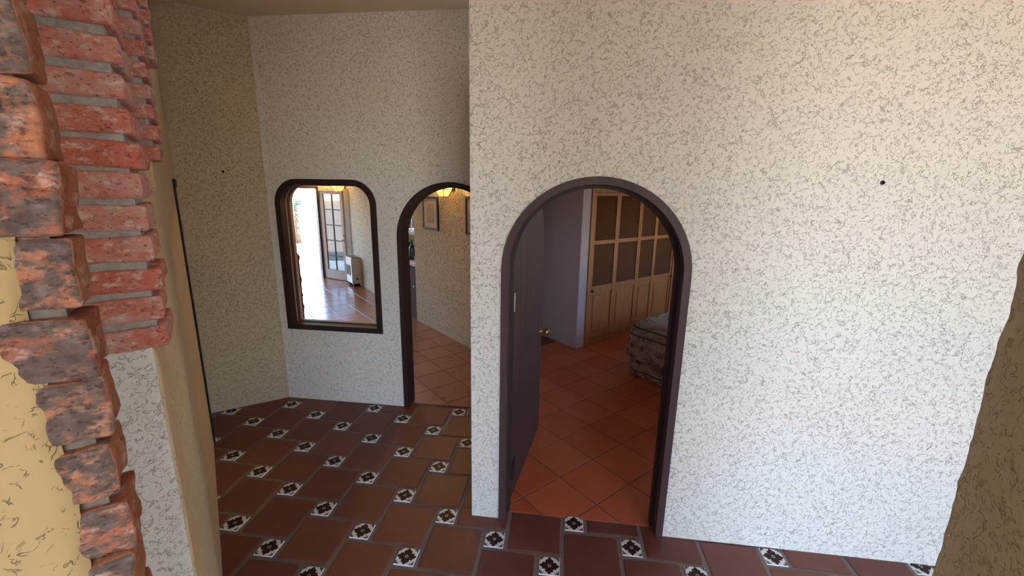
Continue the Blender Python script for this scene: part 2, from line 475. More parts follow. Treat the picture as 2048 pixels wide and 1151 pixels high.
for i in range(-6, 22):
    for j in range(-12, 14):
        c = p0 + U_ * i + V_ * j
        if c.x < -3.2 or c.x > 3.3 or c.y > 3.6 or c.y < -1.0: continue
        s_c, o_c = so(c.x, c.y)
        if o_c > 0.5: continue
        # big tile to the right of the insert
        x0, y0 = c.x + TB / 2 + GJ / 2, c.y - TB / 2 + GJ / 2
        poly = wobble_square(x0, y0, x0 + TA - GJ, y0 + TA - GJ)
        ps = [p for p in pieces(poly) if area(p) > 2e-4]
        if ps:
            cx = x0 + TA / 2; cy = y0 + TA / 2
            tile_mesh('terracotta_tile', ps, 0.0 + random.uniform(-0.0008, 0.0008), -0.006, 0.005, M_tile, floor, (cx, cy))
        if (c.y < 2.17 or c.x < -0.5) and c.y < 3.34:
            o = bpy.data.objects.new('painted_insert', INS); COL.objects.link(o); o.parent = floor
            o.location = (c.x, c.y, 0.0005); o.rotation_euler = (0, 0, random.choice((0, 1, 2, 3)) * math.pi / 2)
# diagonal square tiles of the bedroom and the living room
def diag_floor(name, label, outline, step, org, material, grout, region, joint=0.009, piece=False):
    base = struct(prismobj(name, outline, -0.05, -0.003, grout), label, 'floor')
    e1 = Vector((1, 1)).normalized(); e2 = Vector((-1, 1)).normalized()
    h = step / 2 - joint / 2
    bm = bmesh.new()
    q = [(h, 0), (0, h)]
    s2 = h * math.sqrt(2)
    sqv = [(0, -s2), (s2, 0), (0, s2), (-s2, 0)]
    cache = {}
    n = 0
    for i in range(-40, 60):
        for j in range(-40, 60):
            c = Vector(org) + e1 * (i + 0.5) * step + e2 * (j + 0.5) * step
            if not region(c): continue
            poly = [(c.x + x, c.y + y) for x, y in sqv]
            pl = clipper(poly, name)
            if len(pl) < 3 or area(pl) < 1e-4: continue
            if len(pl) == 4 and abs(area(pl) - (2 * h) ** 2) < 1e-5:
                if 'm' not in cache:
                    o = tile_mesh('floor_tile', [poly], 0.0, -0.003, 0.002, material, base, (c.x, c.y)); cache['m'] = o.data
                else:
                    o = bpy.data.objects.new('floor_tile', cache['m']); COL.objects.link(o); o.parent = base; o.location = (c.x, c.y, 0)
                o.location.z = random.uniform(-0.0004, 0.0004)
            else:
                tile_mesh('floor_tile', [pl], 0.0, -0.003, 0.002, material, base, (c.x, c.y))
    return base
def clipper(poly, name):
    if name == 'floor_bedroom': 
        return clip(clip(poly, 1, 2.195, False), 0, -0.36, False)
    return clip(poly, 1, 3.395, False)
diag_floor('floor_bedroom', 'orange terracotta bedroom floor laid diagonally', [(-0.40, 2.195), (3.6, 2.195), (3.6, 7.6), (-0.40, 7.6)], 0.3265, (0.036, 2.56), M_tile_b, mat('bedroom_grout', (0.22, 0.09, 0.05), 0.8),
           lambda c: -0.5 < c.x < 1.9 and 2.0 < c.y < 6.3 and c.x + 0.2 > -0.75 * (5.2 - c.y) and c.y - c.x < 5.15 and c.x + c.y < 6.8 and c.x < 0.25 + 0.34 * c.y)
LQ = [(-0.44, 3.39), (-0.44, 4.35), (-4.74, 8.66), (-7.5, 5.9), (-5.0, 3.39)]
diag_floor('floor_living', 'glossy diagonal terracotta floor of the living room', LQ, 0.3265, (-1.0, 3.9), M_tile_l, M_grout_l,
           lambda c: c.x + c.y < 3.95 and c.y - c.x < 13.5 and 3.2 < c.y and c.x < -0.35 and c.y > -1.28 * c.x - 1.6 + 0.9 * (0 if c.x > -2.2 else -0.4) and c.x > -0.80 * c.y)
# ------------------------------------------------------------------ setting: walls of the hall
A1 = (0.150, 0.452, 1.50); A2_ = (-0.907, 0.432, 1.50)
WX0, WX1, WZ0, WZ1, WR = -2.370, -1.534, 0.69, 1.938, 0.185
def win_outline(x0, x1, z0, z1, r, n=10):
    up = [(x0, z0)] + [(x0 + r - r * math.cos(math.pi / 2 * k / n), z1 - r + r * math.sin(math.pi / 2 * k / n)) for k in range(n + 1)]
    up += [(x1 - r + r * math.sin(math.pi / 2 * k / n), z1 - r + r * math.cos(math.pi / 2 * k / n)) for k in range(n + 1)] + [(x1, z0)]
    return up
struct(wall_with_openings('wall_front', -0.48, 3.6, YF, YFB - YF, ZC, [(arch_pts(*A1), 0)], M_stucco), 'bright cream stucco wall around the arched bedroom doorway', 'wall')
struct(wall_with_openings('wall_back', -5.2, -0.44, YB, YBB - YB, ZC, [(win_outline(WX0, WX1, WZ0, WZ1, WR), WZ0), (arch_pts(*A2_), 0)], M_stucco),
       'cream stucco wall with the rounded interior window and arched passage', 'wall')
CL = Vector((-2.462, YB))
dl = Vector((math.cos(R_(218.5)), math.sin(R_(218.5))))
struct(seg_wall('wall_left', tuple(CL + dl * 1.1), tuple(CL - dl * 0.02), 0.14, 0, ZC, M_stucco_dim), 'short angled stucco wall in the dim corner of the hall', 'wall')
# door frames and window frame
door1 = struct(sweep_frame('door_1', arch_pts(0.150, 0.467, 1.50), arch_pts(0.150, 0.430, 1.50), YF - 0.012, YFB + 0.012, M_frame), 'brown wooden arch frame of the bedroom doorway', 'door frame')
for hw in (0.43,):
    sweep_frame('door_stop', arch_pts(0.150, 0.4305, 1.50), arch_pts(0.150, 0.412, 1.50), YF + 0.06, YFB - 0.035, M_dark, parent=door1)
struct(sweep_frame('door_2', arch_pts(-0.907, 0.447, 1.50), arch_pts(-0.907, 0.405, 1.50), YB - 0.014, YBB + 0.014, M_dark), 'near-black wooden arch frame of the passage to the living room', 'door frame')
def lip(d): return win_outline(WX0 - d, WX1 + d, WZ0 - d, WZ1 + d, max(0.03, WR + d))
win1 = struct(sweep_frame('window_1', lip(0.016), lip(-0.030), YB - 0.020, YB + 0.05, M_dark, closed=True), 'near-black wooden frame of the rounded interior window', 'window')
sweep_frame('window_reveal', lip(0.0), lip(-0.026), YB + 0.04, YBB + 0.02, M_pale, closed=True, parent=win1)
sweep_frame('reveal_bead', lip(-0.024), lip(-0.036), YB + 0.075, YB + 0.10, M_frame, closed=True, parent=win1)
# bedroom arch threshold strip
# side walls that close the hall
bm = bmesh.new()
add_box(bm, 3.6, 3.75, -3.1, -2.7, 0, ZC); add_box(bm, 3.6, 3.75, -2.7, -1.9, 2.3, ZC); add_box(bm, 3.6, 3.75, -1.9, 3.2, 0, ZC)  # unseen side opening, sized for the daylight on the hall walls
add_box(bm, 3.6, 3.75, 3.2, 4.0, 0, ZC); add_box(bm, 3.6, 3.75, 4.0, 5.1, 0, 1.05); add_box(bm, 3.6, 3.75, 4.0, 5.1, 1.95, ZC); add_box(bm, 3.6, 3.75, 5.1, 7.6, 0, ZC)  # unseen bedroom window, added to brighten the room
struct(bmobj('wall_right', bm, M_stucco), 'stucco wall with an unseen patio opening and bedroom window added for daylight', 'wall')
bm = bmesh.new()
add_box(bm, -3.6, 0.5, -3.22, -3.1, 0, ZC); add_box(bm, 3.4, 3.6, -3.22, -3.1, 0, ZC); add_box(bm, 0.5, 3.4, -3.22, -3.1, 2.95, ZC)
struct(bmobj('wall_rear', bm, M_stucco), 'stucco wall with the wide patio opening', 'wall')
struct(boxobj('ceiling', -4.6, 3.75, -3.22, YBB, ZC, ZC + 0.15, M_ceil), 'flat tan painted hall ceiling', 'ceiling')
struct(prismobj('ceiling_living', [(-0.3, YBB), (-0.3, 4.4), (-4.70, 8.80), (-7.7, 5.9), (-5.2, YBB)], 2.6, 2.75, M_ceil), 'flat ceiling of the living room', 'ceiling')
struct(boxobj('ceiling_bedroom', -0.44, 3.75, YFB, 7.7, 2.6, 2.75, M_ceil), 'flat ceiling of the bedroom', 'ceiling')
# ------------------------------------------------------------------ brick piers on the left (local frame: s along the wall, o away from the walk)
MW = Matrix(((Wt.x, Wn.x, 0, 0), (Wt.y, Wn.y, 0, 0), (0, 0, 1, 0), (0, 0, 0, 1)))
def so_prism(bm, poly, z0, z1):
    b = [bm.verts.new(MW @ Vector((s, o, z0))) for s, o in poly]; t = [bm.verts.new(MW @ Vector((s, o, z1))) for s, o in poly]
    n = len(poly); bm.faces.new(b); bm.faces.new(t)
    for i in range(n): bm.faces.new((b[i], b[(i + 1) % n], t[(i + 1) % n], t[i]))
def rect(s0, s1, o0, o1, r=0.0):
    if not r: return [(s0, o0), (s1, o0), (s1, o1), (s0, o1)]
    cor = [(s0 + r - r * math.sin(math.pi / 2 * k / 6), o0 + r - r * math.cos(math.pi / 2 * k / 6)) for k in range(7)]
    return cor[::-1][::-1] + [(s0, o1), (s1, o1), (s1, o0)]
OF, OB = 0.125, 0.475
bm = bmesh.new()
so_prism(bm, rect(1.275, 4.25, OF, OB, 0.015), 0, 1.87)
so_prism(bm, rect(1.275, 1.475, OF, OB, 0.015), 1.87, ZC)
so_prism(bm, rect(1.475, 2.13, 0.38, OB), 1.87, ZC)
so_prism(bm, rect(2.13, 2.36, OF, OB, 0.01), 1.87, ZC)
so_prism(bm, rect(2.36, 2.63, OF, OB), 1.87, 2.34)
so_prism(bm, rect(2.36, 2.63, 0.38, OB), 2.34, ZC)
so_prism(bm, rect(2.63, 4.25, OF, OB, 0.01), 1.87, ZC)
so_prism(bm, rect(1.275, 1.36, 0.45, 1.2), 0, ZC)
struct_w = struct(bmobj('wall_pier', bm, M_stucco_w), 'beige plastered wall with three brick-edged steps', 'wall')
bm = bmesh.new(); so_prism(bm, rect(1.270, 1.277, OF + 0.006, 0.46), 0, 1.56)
bmobj('reveal_lit_skin', bm, M_reveal_lit, struct_w)  # thin pale skin: the reveal's daylight is put into its colour
# dark door frame set in that wall, seen edge-on beside the dim corner
bm = bmesh.new()
so_prism(bm, rect(3.62, 3.66, 0.113, 0.16), 0, 1.93); so_prism(bm, rect(3.66, 3.95, 0.113, 0.16), 1.88, 1.93)
struct(bmobj('door_3', bm, M_black), 'black door frame edge beside the dim corner', 'door frame')
def brick_mesh(ls, lo, lz, seed, cuts=4, amp=0.006, rad=0.010):
    bm = bmesh.new(); bmesh.ops.create_cube(bm, size=1.0)
    bmesh.ops.subdivide_edges(bm, edges=list(bm.edges), cuts=cuts, use_grid_fill=True)
    hx = Vector((ls / 2, lo / 2, lz / 2))
    for v in bm.verts:
        p = Vector()
        for k, Lk in enumerate((ls, lo, lz)):
            t = v.co[k]; e = 0.5 - 1.0 / (cuts + 1)
            if abs(abs(t) - e) < 1e-4: t = math.copysign(0.5 - min(0.3, 1.3 * rad / Lk), t)
            p[k] = t * Lk
        inn = Vector([max(-hx[k] + rad, min(hx[k] - rad, p[k])) for k in range(3)])
        d = p - inn
        if d.length > 1e-9: p = inn + d.normalized() * min(rad, d.length)
        q = p * 22 + Vector((seed * 3.7, seed * 1.3, seed * 2.9))
        p = p + noise.noise_vector(q) * amp + noise.noise_vector(q * 2.7) * amp * 0.5
        v.co = p
    return bm
def brick_stack(parent, s0, o0, ls, lo, zb, zt, pitch, material, mort, seed0, hb=0.054, cuts=5, amp=0.005, mort_in=0.011, mort_side=0.020, jit=0.004, rad=0.006):
    z = zb; k = 0
    while z + hb <= zt:
        sd = seed0 + k
        rnd = random.Random(sd)
        h = hb * rnd.uniform(0.94, 1.06)
        bm = brick_mesh(ls, lo, h, sd, cuts, amp, rad)
        o = bmobj('brick', bm, material, parent, smooth=True)
        loc = MW @ Vector((s0 + ls / 2 + rnd.uniform(-jit, jit), o0 + lo / 2 + rnd.uniform(-jit, jit), z + h / 2))
        o.matrix_world = Matrix.Translation(loc) @ (Matrix.Rotation(R_(133) + rnd.uniform(-0.008, 0.008), 4, 'Z')) @ Matrix.Rotation(rnd.uniform(-0.015, 0.015), 4, 'X')
        z += pitch; k += 1
    bm = bmesh.new()
    so_prism(bm, rect(s0 + mort_in, s0 + ls - 0.005, o0 + mort_side, o0 + lo - 0.005), zb + hb * 0.4, min(zt, ZC - 0.002))
    bmobj('mortar', bm, mort, parent)
brick_stack(struct_w, 1.262, 0.095, 0.205, 0.27, 1.52, ZC, 0.0688, M_brick, M_mortar, 100)
brick_stack(struct_w, 2.115, 0.094, 0.215, 0.27, 1.985, ZC, 0.0705, M_brick, M_mortar, 200)
brick_stack(struct_w, 2.615, 0.084, 0.215, 0.27, 2.435, ZC, 0.0705, M_brick, M_mortar, 300)
# near pier: coarse plaster with a column of weathered bricks on its corner
def near_wall():
    V, Fc = [], []
    os_ = [0.0]
    x = 0.0
    while x < 0.5: x += 0.006; os_.append(x)
    while x < 4.6: x += 0.25; os_.append(x)
    zs = []
    z = 0.0
    while z < ZC - 1e-6: zs.append(z); z += (0.010 if 1.1 < z < 2.4 else 0.05)
    zs.append(ZC)
    for zz in zs:
        e = 0.141 + 0.006 * noise.noise(Vector((0, 3.3, zz * 14))) + 0.004 * noise.noise(Vector((5, 0, zz * 45)))
        for k, oo in enumerate(os_):
            o = e + oo
            w = MW @ Vector((0.5, o, zz))
            d = 0.005 * noise.noise(w * 9) + 0.003 * noise.noise(w * 34) + 0.0015 * noise.noise(w * 80)
            rr = 0.012 * math.exp(-oo / 0.008)
            V.append(MW @ Vector((0.563 - d + rr, o, zz)))
    nu = len(os_)
    for a in range(len(zs) - 1):
        for b in range(nu - 1):
            i = a * nu + b; Fc.append((i, i + 1, i + nu + 1, i + nu))
    # body behind the plaster skin
    b0 = len(V)
    for s, o in ((0.575, 0.15), (0.575, 4.75), (0.65, 4.75), (0.65, 0.15)):
        for zz in (0, ZC): V.append(MW @ Vector((s, o, zz)))
    for i in range(4):
        j = (i + 1) % 4; Fc.append((b0 + 2 * i, b0 + 2 * j, b0 + 2 * j + 1, b0 + 2 * i + 1))
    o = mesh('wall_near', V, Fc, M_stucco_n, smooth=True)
    return struct(o, 'coarse beige plastered wall edged with weathered bricks', 'wall')
near = near_wall()
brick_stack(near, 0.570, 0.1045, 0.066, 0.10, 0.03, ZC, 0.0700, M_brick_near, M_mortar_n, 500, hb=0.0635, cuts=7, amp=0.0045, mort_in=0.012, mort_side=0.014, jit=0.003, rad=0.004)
# pier on the other side of the opening
def right_pier():
    E = Vector((0.687, 0.727)); d = Vector((math.cos(R_(65)), math.sin(R_(65)))); n = Vector((d.y, -d.x))
    pts = [E, E - d * 0.36, E - d * 0.36 + n * 0.28, E + n * 0.28]
    per = []
    for a, b in zip(pts, pts[1:] + pts[:1]):
        m_ = max(2, int((b - a).length / 0.008))
        for k in range(m_): per.append((a + (b - a) * (k / m_), (Vector(((b - a).y, -(b - a).x))).normalized()))
    cen = sum(pts, Vector((0, 0))) / 4
    zs = [ZC * k / 300 for k in range(301)]
    V, Fc = [], []
    for zz in zs:
        for p, nn in per:
            if (p - cen).dot(nn) < 0: nn = -nn
            w = Vector((p.x, p.y, zz))
            dd = 0.004 * noise.noise(w * 10) + 0.003 * noise.noise(w * 33) + 0.002 * max(0, noise.noise(w * 55 + Vector((3, 1, 2))))
            V.append((p.x + nn.x * dd, p.y + nn.y * dd, zz))
    n_ = len(per)
    for a in range(300):
        for b in range(n_):
            i = a * n_ + b; j = a * n_ + (b + 1) % n_
            Fc.append((i, j, j + n_, i + n_))
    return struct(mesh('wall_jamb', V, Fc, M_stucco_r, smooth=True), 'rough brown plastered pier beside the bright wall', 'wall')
right_pier()
# ------------------------------------------------------------------ bedroom shell
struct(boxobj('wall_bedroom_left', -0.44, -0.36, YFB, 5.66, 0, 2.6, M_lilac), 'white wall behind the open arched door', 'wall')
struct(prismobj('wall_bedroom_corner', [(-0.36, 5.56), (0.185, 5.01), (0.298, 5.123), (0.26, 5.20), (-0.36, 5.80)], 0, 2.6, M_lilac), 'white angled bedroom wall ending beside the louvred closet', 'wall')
bm = bmesh.new()
add_box(bm, 2.6, 3.6, 7.5, 7.65, 0, 2.6); add_box(bm, -0.36, 1.6, 7.5, 7.65, 0, 2.6); add_box(bm, 1.6, 2.6, 7.5, 7.65, 0, 0.9); add_box(bm, 1.6, 2.6, 7.5, 7.65, 2.0, 2.6)  # unseen window gap, added to let more light into the bedroom
struct(bmobj('wall_bedroom_back', bm, M_white), 'white far wall of the bedroom', 'wall')
# ------------------------------------------------------------------ louvred closet (45 degrees)
cA = Vector((0.308, 5.13))
clo = empty('closet', (cA.x, cA.y, 0), R_(45))
tag(clo, 'honey wood built-in closet with dark louvred doors', 'closet')
def cbox(name, x0, x1, y0, y1, z0, z1, m=M_closet, parent=None, bev=0.0):
    return boxobj(name, x0, x1, y0, y1, z0, z1, m, parent or clo, bev=bev)
cbox('side_frame', -0.03, 0.030, -0.012, 0.06, 0, 2.30)
cbox('side_frame', 1.775, 1.86, -0.012, 0.06, 0, 2.30)
cbox('header', 0.030, 1.775, -0.008, 0.05, 1.885, 2.30)
cbox('plinth', 0.030, 1.775, -0.004, 0.05, 0, 0.07)
cbox('closet_body', -0.03, 1.86, 0.06, 0.60, 0, 2.58, M_louver)
def louver_door(x0, x1, cols, knob_x):
    d = empty('closet_door', (0, 0, 0)); d.parent = clo
    z0, z1 = 0.075, 1.88
    sw = 0.032
    rows = [(1.312, 1.842), (0.752, 1.268)]
    edges = [x0] + [c for ab in cols for c in ab] + [x1]
    bm = bmesh.new()
    for a, b in [(x0, cols[0][0]), (cols[0][1], cols[1][0]), (cols[1][1], x1)]: add_box(bm, a, b, 0.0, 0.035, z0, z1)
    for a, b in [(1.842, z1), (1.268, 1.312), (0.668, 0.752), (z0, 0.16)]:
        for c0, c1 in cols: add_box(bm, c0, c1, 0.002, 0.034, a, b)
    bmobj('door_frame', bm, M_closet, d)
    for c0, c1 in cols:
        for ra, rb in rows:
            nsl = 21
            for k in range(nsl):
                zc = ra + (k + 0.5) * (rb - ra) / nsl
                key = round(c1 - c0, 3)
                if key not in SLAT:
                    bm = bmesh.new(); add_box(bm, -(c1 - c0) / 2, (c1 - c0) / 2, -0.016, 0.016, -0.003, 0.003, Matrix.Rotation(R_(38), 4, 'X'))
                    o = bmobj('slat', bm, M_louver, d); SLAT[key] = o.data
                else:
                    o = bpy.data.objects.new('slat', SLAT[key]); COL.objects.link(o); o.parent = d
                o.location = ((c0 + c1) / 2, 0.018, zc)
        p = boxobj('lower_panel', c0, c1, 0.012, 0.030, 0.16, 0.668, M_closet, d)
        bm = bmesh.new(); add_box(bm, c0 + 0.04, c1 - 0.04, 0.004, 0.014, 0.20, 0.63)
        bmesh.ops.bevel(bm, geom=list(bm.edges), offset=0.006, segments=1, affect='EDGES')
        bmobj('raised_field', bm, M_closet, d)
    bm = bmesh.new(); add_lathe(bm, [(0.006, 0), (0.006, 0.014), (0.014, 0.018), (0.016, 0.026), (0.010, 0.034)], 12, Matrix.Translation((knob_x, 0, 0.70)) @ Matrix.Rotation(R_(90), 4, 'X'))
    bmobj('knob', bm, M_black, d)
SLAT = {}
louver_door(0.032, 0.944, [(0.062, 0.440), (0.512, 0.910)], 0.050)
louver_door(0.948, 1.770, [(0.978, 1.278), (1.340, 1.735)], 1.752)
# ------------------------------------------------------------------ arched bedroom door, standing open
HNG = Vector((-0.268, 2.300)); FRE = Vector((-0.150, 3.135))
dang = math.atan2((FRE - HNG).y, (FRE - HNG).x)
leaf = empty('arched_door', (HNG.x, HNG.y, 0), dang)
tag(leaf, 'dark plank door with arched top standing open inside the bedroom', 'door')
DW, DZ = 0.843, 1.485
npl = 6
for k in range(npl):
    xa, xb = DW * k / npl + 0.0015, DW * (k + 1) / npl - 0.0015
    def top(x): return DZ + math.sqrt(max(0, (DW / 2) ** 2 - (x - DW / 2) ** 2))
    n = 6
    ptsx = [xa + (xb - xa) * i / n for i in range(n + 1)]
    out = [(xa, 0.012), (xb, 0.012)] + [(x, top(x)) for x in ptsx[::-1]]
    bm = bmesh.new()
    f = [bm.verts.new((x, 0.0, z)) for x, z in out]; g = [bm.verts.new((x, 0.042, z)) for x, z in out]
    bm.faces.new(f); bm.faces.new(g[::-1])
    for i in range(len(out)): bm.faces.new((f[i], f[(i + 1) % len(out)], g[(i + 1) % len(out)], g[i]))
    bmobj('plank', bm, M_leafwood, leaf)
for z in (0.20, 1.285):
    bm = bmesh.new(); add_box(bm, -0.004, 0.075, -0.005, -0.0005, z - 0.055, z + 0.055)
    add_lathe(bm, [(0.008, z - 0.055), (0.008, z + 0.055)], 10, Matrix.Translation((-0.006, -0.004, 0)))
    bmobj('hinge', bm, M_steel if z > 1 else M_black, leaf)
kn = empty('door_knob_set', (0, 0, 0)); kn.parent = leaf
for sgn, y in ((-1, 0.0), (1, 0.042)):
    bm = bmesh.new()
    add_lathe(bm, [(0.030, 0), (0.030, 0.006), (0.011, 0.012), (0.011, 0.032), (0.024, 0.042), (0.028, 0.055), (0.022, 0.068), (0.008, 0.072)], 18,
              Matrix.Translation((DW - 0.065, y, 0.86)) @ Matrix.Rotation(R_(90) * (1 if sgn < 0 else -1), 4, 'X'))
    bmobj('knob', bm, M_brass, kn, smooth=True)
# ------------------------------------------------------------------ bed under a floral spread
def quiltmat():
    m = mat('floral_fabric', (0.5, 0.42, 0.34), 0.9, spec=0.1); q = NT(m)
    uv = q.n('ShaderNodeUVMap'); uv.uv_map = 'UVMap'
    sep = q.n('ShaderNodeSeparateXYZ'); q.l(uv.outputs[0], sep.inputs[0])
    v = sep.outputs[1]
    vo = q.n('ShaderNodeTexVoronoi'); q.l(uv.outputs[0], vo.inputs['Vector']); vo.inputs['Scale'].default_value = 13.0
    nz = q.noise(uv.outputs[0], 55, 3, 0.6, 1.5)
    d = q.math('ADD', vo.outputs['Distance'], q.math('MULTIPLY', q.math('SUBTRACT', nz, 0.5), 0.9))
    fl = q.math('LESS_THAN', d, 0.30)
    ring = q.math('LESS_THAN', q.math('ABSOLUTE', q.math('SUBTRACT', d, 0.44)), 0.05)
    vine = q.math('LESS_THAN', q.math('ABSOLUTE', q.math('SUBTRACT', q.noise(uv.outputs[0], 20, 2, 0.5, 1.0), 0.5)), 0.022)
    flc = q.ramp(vo.outputs['Color'], [(0.2, (0.10, 0.045, 0.04)), (0.5, (0.06, 0.055, 0.06)), (0.8, (0.26, 0.13, 0.08))])
    c = q.mix(q.math('MULTIPLY', q.math('MAXIMUM', ring, vine), 0.8), (0.44, 0.335, 0.25), (0.09, 0.06, 0.055))
    c = q.mix(q.math('MULTIPLY', fl, 0.85), c, flc)
    for b in (0.80, 0.885, 1.175, 1.305):
        bd = q.math('LESS_THAN', q.math('ABSOLUTE', q.math('SUBTRACT', v, b)), 0.006)
        c = q.mix(bd, c, (0.05, 0.035, 0.035))
    q.l(c, q.b.inputs['Base Color'])
    return m
M_quilt = quiltmat()
BC = Vector((0.665, 4.40)); BL, BW = 1.9, 1.5
bed = empty('bed', (BC.x, BC.y, 0), R_(-45))     # local x along the foot (towards the hall), local y away
tag(bed, 'bed draped in a cream floral spread with dark bands', 'bed')
def bed_spread():
    # rounded-rectangle rings from the centre of the top outwards and down
    cx, cy = BW / 2, BL / 2
    N = 160
    def ring(inset_, rad, z, wav, ph):
        hx, hy = BW / 2 - inset_, BL / 2 - inset_
        pts = []
        r = min(rad, hx - 0.01, hy - 0.01)
        per = []
        # param by angle on a rounded rectangle
        segs = [((hx - r), (hy - r), 0), (-(hx - r), (hy - r), 90), (-(hx - r), -(hy - r), 180), ((hx - r), -(hy - r), 270)]
        full = []
        for sx, sy, a0 in segs:
            for k in range(11):
                a = R_(a0 + 9 * k); full.append((sx + r * math.cos(a), sy + r * math.sin(a)))
        Ls = [0]
        for i in range(len(full)):
            a, b = full[i], full[(i + 1) % len(full)]; Ls.append(Ls[-1] + math.hypot(b[0] - a[0], b[1] - a[1]))
        out = []
        for k in range(N):
            t = Ls[-1] * k / N
            i = max(j for j in range(len(full)) if Ls[j] <= t)
            a, b = full[i], full[(i + 1) % len(full)]
            w = (t - Ls[i]) / max(1e-9, Ls[i + 1] - Ls[i])
            x, y = a[0] + w * (b[0] - a[0]), a[1] + w * (b[1] - a[1])
            l = math.hypot(x, y)
            wv = wav * (math.sin(t * 21 + ph) + 0.6 * math.sin(t * 33 + 1.3))
            out.append((cx + x + x / l * wv, cy + y + y / l * wv, z + 0.4 * wv, t))
        return out
    specs = [(0.60, 0.1, 0.600, 0, 0.2), (0.40, 0.12, 0.602, 0, 0.4), (0.22, 0.12, 0.600, 0, 0.58), (0.12, 0.14, 0.590, 0, 0.68), (0.05, 0.16, 0.565, 0, 0.76),
             (0.012, 0.16, 0.525, 0.002, 0.81), (0.0, 0.15, 0.47, 0.004, 0.87), (-0.004, 0.15, 0.40, 0.007, 0.94), (-0.006, 0.15, 0.33, 0.010, 1.02), (-0.008, 0.15, 0.26, 0.012, 1.09),
             (-0.010, 0.15, 0.20, 0.013, 1.15), (0.02, 0.15, 0.185, 0.012, 1.18), (0.022, 0.15, 0.12, 0.014, 1.25), (0.024, 0.15, 0.055, 0.016, 1.32), (0.026, 0.15, 0.012, 0.017, 1.36)]
    V, Fc, uvs = [], [], []
    rings = []
    for ins_, rad, z, w, vv in specs:
        r = ring(ins_, rad, z, w, 0.5); rings.append((r, vv))
        V.extend((x, y, zz) for x, y, zz, t in r); uvs.extend((t, vv) for x, y, zz, t in r)
    for a in range(len(specs) - 1):
        for k in range(N):
            Fc.append((a * N + k, a * N + (k + 1) % N, (a + 1) * N + (k + 1) % N, (a + 1) * N + k))
    V.append((cx, cy, 0.6)); uvs.append((0, 0)); ci = len(V) - 1
    for k in range(N): Fc.append((ci, (k + 1) % N, k))
    o = mesh('bedspread', V, Fc, M_quilt, bed, smooth=True)
    uvl = o.data.uv_layers.new(name='UVMap')
    for lp in o.data.loops: uvl.data[lp.index].uv = uvs[lp.vertex_index]
    return o
bed_spread()
boxobj('bed_base', 0.10, BW - 0.10, 0.10, BL - 0.10, 0.0, 0.50, M_closet, bed)
# ------------------------------------------------------------------ living room shell
def lv(t): a, b = Vector((-1.073, 4.793)), Vector((-2.157, 5.825)); return a + (b - a) * t
LW0 = Vector((-0.44, 4.19)); LW1 = Vector((-2.11, 5.782)); LW2 = Vector((-3.36, 7.16)); LW3 = Vector((-4.76, 8.62))
def rw(a, b): return (b - a).normalized()
nd = Vector((math.cos(R_(46.4)), math.sin(R_(46.4))))
struct(prismobj('wall_living_right', [tuple(p) for p in (LW1, LW0, LW0 + Vector((0.05, 0.08)), LW1 + nd * 0.45 + (LW0 - LW1) * 0.30)], 0, 2.6, M_stucco_l), 'beige stucco living room wall with framed pictures and a lantern', 'wall')
struct(prismobj('wall_living_far', [tuple(p) for p in (LW3, LW2, LW2 + nd * 0.45, LW3 + nd * 0.2)], 0, 2.6, M_stucco_l), 'beige stucco wall beside the glazed patio door', 'wall')
struct(prismobj('wall_alcove', [tuple(p) for p in (LW2 + nd * 0.40, LW1 + nd * 0.40, LW1 + nd * 0.5, LW2 + nd * 0.5)], 0, 2.6, M_olive), 'pale back of the bar alcove', 'wall')
FD = Vector((math.cos(R_(225)), math.sin(R_(225))))   # along the patio-door wall, away from the corner
FN = Vector((-FD.y, FD.x))
F0 = Vector((-4.70, 8.66)); F1 = Vector((-5.035, 8.325)); F2 = F1 + FD * 1.55; F3 = Vector((-7.5, 5.86))
ow = Vector((-0.7071, 0.7071))
bm = bmesh.new()
for a, b, z0, z1 in ((F0, F1, 0, 2.6), (F2, F3, 0, 2.6), (F1, F2, 1.90, 2.6)):
    add_prism(bm, [tuple(a), tuple(a + ow * 0.14), tuple(b + ow * 0.14), tuple(b)], z0, z1)
struct(bmobj('wall_patio', bm, M_stucco_l), 'living room wall around the glazed patio door', 'wall')
struct(seg_wall('wall_living_left', (-5.0, YBB), (-7.5, 5.9), 0.15, 0, 2.6, M_stucco_l), 'far side wall of the living room', 'wall')
bm = bmesh.new()
for a, b, z0, z1 in ((F1, F1 + FD * 0.04, 0, 1.90), (F2 - FD * 0.04, F2, 0, 1.90), (F1, F2, 1.85, 1.90)):
    add_prism(bm, [tuple(a - ow * 0.01), tuple(a + ow * 0.15), tuple(b + ow * 0.15), tuple(b - ow * 0.01)], z0, z1)
struct(bmobj('door_4', bm, M_frame), 'brown frame of the patio doorway', 'door frame')
# ------------------------------------------------------------------ glazed patio door leaf, open inwards
H0, H1 = Vector((-5.006, 8.336)), Vector((-4.357, 8.078))
fl_ = empty('glazed_door', (H0.x, H0.y, 0), math.atan2((H1 - H0).y, (H1 - H0).x))
tag(fl_, 'pale wooden glazed door with ten panes standing open to the patio', 'door')
LWD, LHT = 0.668, 1.812
bm = bmesh.new()
for x0, x1, z0, z1 in ((0, 0.092, 0.012, LHT), (0.600, LWD, 0.012, LHT), (0.092, 0.600, 0.012, 0.20), (0.092, 0.600, 1.750, LHT)): add_box(bm, x0, x1, -0.02, 0.02, z0, z1)
bmobj('leaf_frame', bm, M_pale, fl_)
zr = [0.20, 0.50, 0.816, 1.13, 1.442, 1.750]
bm = bmesh.new()
add_box(bm, 0.336, 0.356, -0.012, 0.012, 0.20, 1.75)
bmobj('mullion', bm, M_frame, fl_)
for z in zr[1:-1]: boxobj('glazing_bar', 0.092, 0.600, -0.011, 0.011, z - 0.010, z + 0.010, M_frame, fl_)
